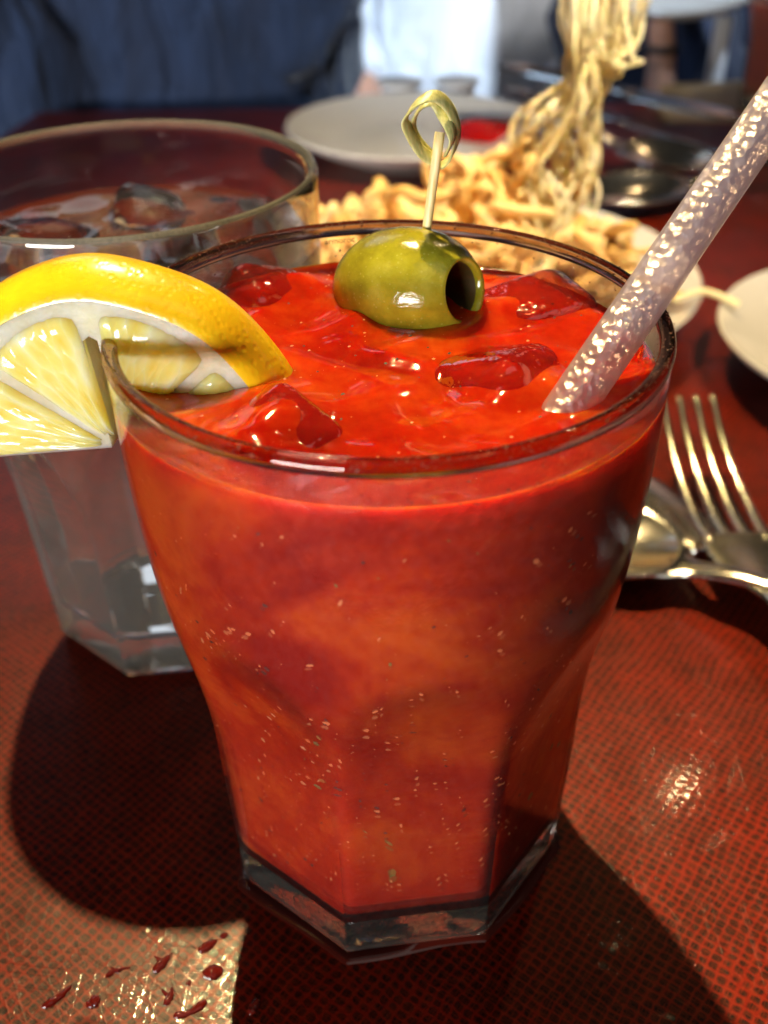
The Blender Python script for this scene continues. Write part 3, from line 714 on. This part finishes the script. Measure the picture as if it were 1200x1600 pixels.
# creamer cups behind the back plate
for (x, lb) in ((.0585, 'small white creamer cup behind the back plate, right one of two'), (.0155, 'small white creamer cup behind the back plate, left one of two')):
    cu_ = empty('creamer_cup', (x, .640, 0), 0, lb, 'creamer cup', 'creamer cups')
    prof = [(.0005, .0003), (.0105, .0003), (.0112, .001), (.0145, .0215), (.0172, .022), (.0172, .0226), (.0005, .0228)]
    rows = [[(r * (1 + (.02 * math.cos(18 * t) if 1 < i < 4 else 0)) * math.cos(t), r * (1 + (.02 * math.cos(18 * t) if 1 < i < 4 else 0)) * math.sin(t), z) for t in np.arange(72) * 2 * PI / 72] for i, (r, z) in enumerate(prof[:5])]
    link('cup', grid_mesh('creamer_cup', rows, cap0=True), M_PAINT, cu_, sharp=50)
    link('lid', lathe('creamer_lid', [(.0005, .0222), (.0172, .0222), (.0176, .0226), (.0172, .0230), (.0005, .0232)], 48), M_PLATE, cu_)

# ---------------------------------------------------------------- drops and wet film
def blob(pts, w, hgt):
    """a drop with an outline swept along pts, domed."""
    pts, T, N, B = frames(np.array([(x, y, 0) for x, y in pts]), (0, 0, 1)); rows = []
    k = len(pts); th = np.linspace(0, PI, 9)
    s = np.linspace(0, 1, k); prof = np.sqrt(np.clip(1 - (2 * s - 1) ** 2, 0, 1)) if np.ndim(w) == 0 else 1
    ww = np.array(w) * prof; hh = hgt * np.minimum(1, ww / max(ww.max(), 1e-9))
    rows = [pts[i] + np.outer(np.cos(th) * ww[i], B[i]) + np.outer(np.sin(th) * hh[i], N[i]) for i in range(k)]
    return grid_mesh('drop', rows, closed_u=False)
DR = [((-.0367, -.0381), .0011, .0021, .2, 'round dark red drop nearest the tumbler base on the scratched table'),
      ((-.0385, -.0323), .0011, .0022, .6, 'dark red drop with a thin tail below the tumbler shadow'),
      ((-.0355, -.0301), .0005, .0010, .5, 'tiny dark red drop farthest back beside the tumbler'),
      ((-.0470, -.0359), .0010, .0026, .9, 'forked dark red drop in the middle of the golden glare'),
      ((-.0557, -.0378), .0006, .0026, .4, 'thin smeared drop left of the forked drop'),
      ((-.0667, -.0424), .0008, .0034, .75, 'long dark red drop farthest to the left on the table'),
      ((-.0591, -.0440), .0009, .0015, .6, 'oval dark red drop right of the longest drop'),
      ((-.0448, -.0428), .0007, .0019, 1.3, 'upright narrow dark red drop below the forked drop'),
      ((-.0412, -.0403), .0004, .0006, .3, 'tiniest dark red drop between two larger ones'),
      ((-.0402, -.0452), .0007, .0034, .45, 'dumbbell shaped drop nearest the bottom of the photo'),
      ((-.0276, -.0452), .0008, .0018, 1.2, 'shiny bead of liquid on the edge of the dark shadow')]
for k, (p, w, l, a, lb) in enumerate(DR):
    n = 15; s = np.linspace(-1, 1, n); rs = np.random.RandomState(k)
    bend = rs.uniform(-.25, .25) * l
    pts = [(t * l * math.cos(a) - bend * (1 - t * t) * math.sin(a), t * l * math.sin(a) + bend * (1 - t * t) * math.cos(a)) for t in s]
    prof = np.sqrt(np.clip(1 - s ** 2, 0, 1))
    if 'tail' in lb or 'long dark' in lb or 'forked' in lb: prof = prof * (1 - .55 * (s + 1) / 2)
    if 'smeared' in lb: prof = prof * (.5 + .5 * np.abs(np.sin(s * 4 + 1)))
    if 'dumbbell' in lb: prof = prof * (.45 + .55 * np.abs(s) ** 1.2) * 1.4
    w *= 1.3; m = blob(pts, w * prof * (1 + .12 * rs.normal(size=n) * (np.abs(s) < .9)), min(w * .7, .0009))
    if 'forked' in lb:
        m2 = blob([(x * .6 - .0008 + t * .0, y * .5 + .0006) for (x, y), t in zip([(t * l * math.cos(2.4), t * l * math.sin(2.4)) for t in s], s)], w * .55 * prof, .0004); m = join_meshes('drop', [m, m2])
    tag(link('liquid_drop', m, M_DROP, None, (*p, .0001)), lb, 'drop', 'drops of cocktail on the table')
rows = []
for i, (dr, z) in enumerate(((.0016, .0002), (.0013, .0004), (.0009, .0005), (.0004, .00065), (-.004, .0002))):
    rw = row(r_out, 0.0, dr); rw[:, 2] = z
    wob = 1 + (.018 * np.sin(3 * TH + 1) + .012 * np.sin(7 * TH)) * (1 if i < 3 else 0)
    rw[:, :2] *= wob[:, None]; rows.append(rw)
tag(link('wet_ring', grid_mesh('wet_ring', rows), M_PUD, None, (0, 0, 0), (0, 0, ROT)), 'thin ring of spilled liquid around the foot of the big tumbler', 'spill')

# ---------------------------------------------------------------- people
def skin_body(name, J, E, mat, parent, sub=2, root=0, disp=None):
    """J: list of (x, y, z, r); E: edges. One continuous surface grown along the joints."""
    me = bpy.data.meshes.new(name); me.from_pydata([j[:3] for j in J], E, []); o = bpy.data.objects.new(name, me); COL.objects.link(o); o.parent = parent
    sk = o.modifiers.new('skin', 'SKIN'); sk.use_smooth_shade = True
    for i, j in enumerate(J):
        r = j[3]; me.skin_vertices[0].data[i].radius = (r if np.ndim(r) == 0 else r[0], r if np.ndim(r) == 0 else r[1])
        me.skin_vertices[0].data[i].use_root = (i == root)
    s = o.modifiers.new('sub', 'SUBSURF'); s.levels = sub; s.render_levels = sub
    if disp:
        tx = bpy.data.textures.new('folds', 'CLOUDS'); tx.noise_scale = disp[0]; tx.noise_depth = 2
        d = o.modifiers.new('folds', 'DISPLACE'); d.texture = tx; d.strength = disp[1]; d.mid_level = .5
    me.materials.append(mat); return o
def person(loc, rz, label, cloth, armL, armR, group='people behind the table', fat=1.0):
    """seated figure; origin at the seat; arms given as (elbow, hand) in local space. Local -y faces the viewer."""
    root = empty('person', loc, rz, label, 'person', group)
    sh = .175 * fat
    def build(grow, hand=True, head=True):
        g = grow; J = [(0, 0, .06, .13 * fat + g), (0, .0, .22, .125 * fat + g), (0, .0, .40, (.15 * fat + g, .105 + g)), (0, .0, .52, (.10 + g, .08 + g))]; E = [(0, 1), (1, 2), (2, 3)]
        for s, (el, ha) in ((-1, armL), (1, armR)):
            i = len(J); mid = [(a + b) / 2 for a, b in zip(el, ha)]
            J += [(s * sh, .0, .50, .062 + g), (*el, .047 + g), (*mid, .043 + g), (*ha, .030 + g)]; E += [(3, i), (i, i + 1), (i + 1, i + 2), (i + 2, i + 3)]
            if hand:
                d = np.array(ha) - np.array(mid); d /= np.linalg.norm(d); sd_ = np.cross(d, (0, 0, 1)); sd_ /= np.linalg.norm(sd_); h = i + 3
                b = len(J); J.append((*(np.array(ha) + d * .05), (.034, .017))); E.append((h, b))
                for q in range(4):
                    f0 = np.array(ha) + d * .085 + sd_ * (q - 1.5) * .019; f1 = f0 + d * (.030 + .006 * (q in (1, 2))) + np.array((0, 0, -.008)); f2 = f1 + d * .022 + np.array((0, 0, -.014))
                    k = len(J); J += [(*f0, .009), (*f1, .0085), (*f2, .007)]; E += [(b, k), (k, k + 1), (k + 1, k + 2)]
                t0 = np.array(ha) + d * .03 + sd_ * -.036; t1 = t0 + d * .03 - sd_ * .012; k = len(J); J += [(*t0, .011), (*t1, .009)]; E += [(h, k), (k, k + 1)]
        for s in (-1, 1):
            i = len(J); J += [(s * .09, -.02, .04, .085 + g), (s * .12, -.36, .02, .065 + g), (s * .12, -.38, -.36, .045 + g)]; E += [(0, i), (i, i + 1), (i + 1, i + 2)]
        if head:
            i = len(J); J += [(0, -.005, .61, .052), (0, -.02, .70, (.072, .085)), (0, -.015, .79, (.075, .095)), (0, -.01, .85, (.05, .06))]; E += [(3, i), (i, i + 1), (i + 1, i + 2), (i + 2, i + 3)]
        return J, E
    J, E = build(0); b = skin_body('body', J, E, M_PERSON, root)
    # garment: torso and sleeves, a little larger, ends at wrist and collar
    J, E = build(.036, hand=False, head=False); keep = []
    g = skin_body('jacket' if cloth is not M_WHITE else 'shirt', J, E, cloth, root, 3, 0, (.05, .042))
    ha = bpy.data.meshes.new('hair'); bm = bmesh.new(); bmesh.ops.create_uvsphere(bm, u_segments=24, v_segments=14, radius=.098)
    for v in bm.verts: v.co = Vector((v.co.x * .88, v.co.y * 1.05 + .006, v.co.z)); v.co *= 1 + .05 * math.sin(v.co.x * 90) * math.sin(v.co.y * 70)
    bmesh.ops.delete(bm, geom=[v for v in bm.verts if v.co.z < -.02 and v.co.y < .03], context='VERTS'); bm.to_mesh(ha); bm.free()
    link('hair', ha, M_HAIR, root, (0, -.01, .80))
    for s in (-1, 1):
        e = bpy.data.meshes.new('eye'); bm = bmesh.new(); bmesh.ops.create_uvsphere(bm, u_segments=12, v_segments=8, radius=.012); bm.to_mesh(e); bm.free(); link('eye', e, M_PAINT, root, (s * .032, -.098, .765))
    return root
# z of table edge is 0; seats 0.30 below
person((-.178, .845, -.30), .12, 'person in a dark navy jacket leaning on the table behind the water glass', M_NAVY,
       ((-.150, -.08, .330), (-.03, -.07, .20)), ((.05, -.10, .335), (.15, -.06, .50)), fat=1.0)
person((.085, 1.17, -.34), -.1, 'person in a bright white shirt sitting behind the back plate', M_WHITE,
       ((-.185, -.13, .345), (-.09, -.22, .27)), ((.21, -.02, .27), (.15, -.24, .26)), fat=1.25)
pr_ = person((.40, 1.04, -.32), .15, 'person in dark navy clothes with a bare wrist holding a white plate', M_DARK,
       ((-.13, -.20, .16), (-.10, -.225, .05)), ((.20, -.10, .28), (.12, -.22, .32)))
for o in list(pr_.children):
    pass
fa = skin_body('bare_forearm', [(.238, .745, -.03, .014), (.236, .745, .012, .0125), (.233, .745, .034, .011), (.228, .742, .048, .012)], [(0, 1), (1, 2), (2, 3)], M_PERSON, None, 2)
pw = link('wrist_band', lathe('wrist_band', [(.0135, -.003), (.0145, -.003), (.0145, .003), (.0135, .003), (.0135, -.003)], 32), M_STRAP, None, (.2345, .745, .023))
for o in (fa, pw):
    o.parent = pr_; o.matrix_parent_inverse = (Matrix.Translation((.40, 1.04, -.32)) @ Matrix.Rotation(.15, 4, 'Z')).inverted()
pp = plate('plate', (.262, .775, .050), .062, .016, 'white plate held up at the top of the frame by a person', 'plate', 'white plates at the back'); pp.rotation_euler = (R_(8), R_(-9), 0)
br = link('chair_bar', sweep('chair_bar', [(.290, .77, z) for z in np.linspace(-.30, .042, 10)], .0075, .0075, 12, (0, 1, 0)), M_PAINT, None)
tag(br, 'slim white upright bar in front of the dark navy clothes at the back', 'chair bar')
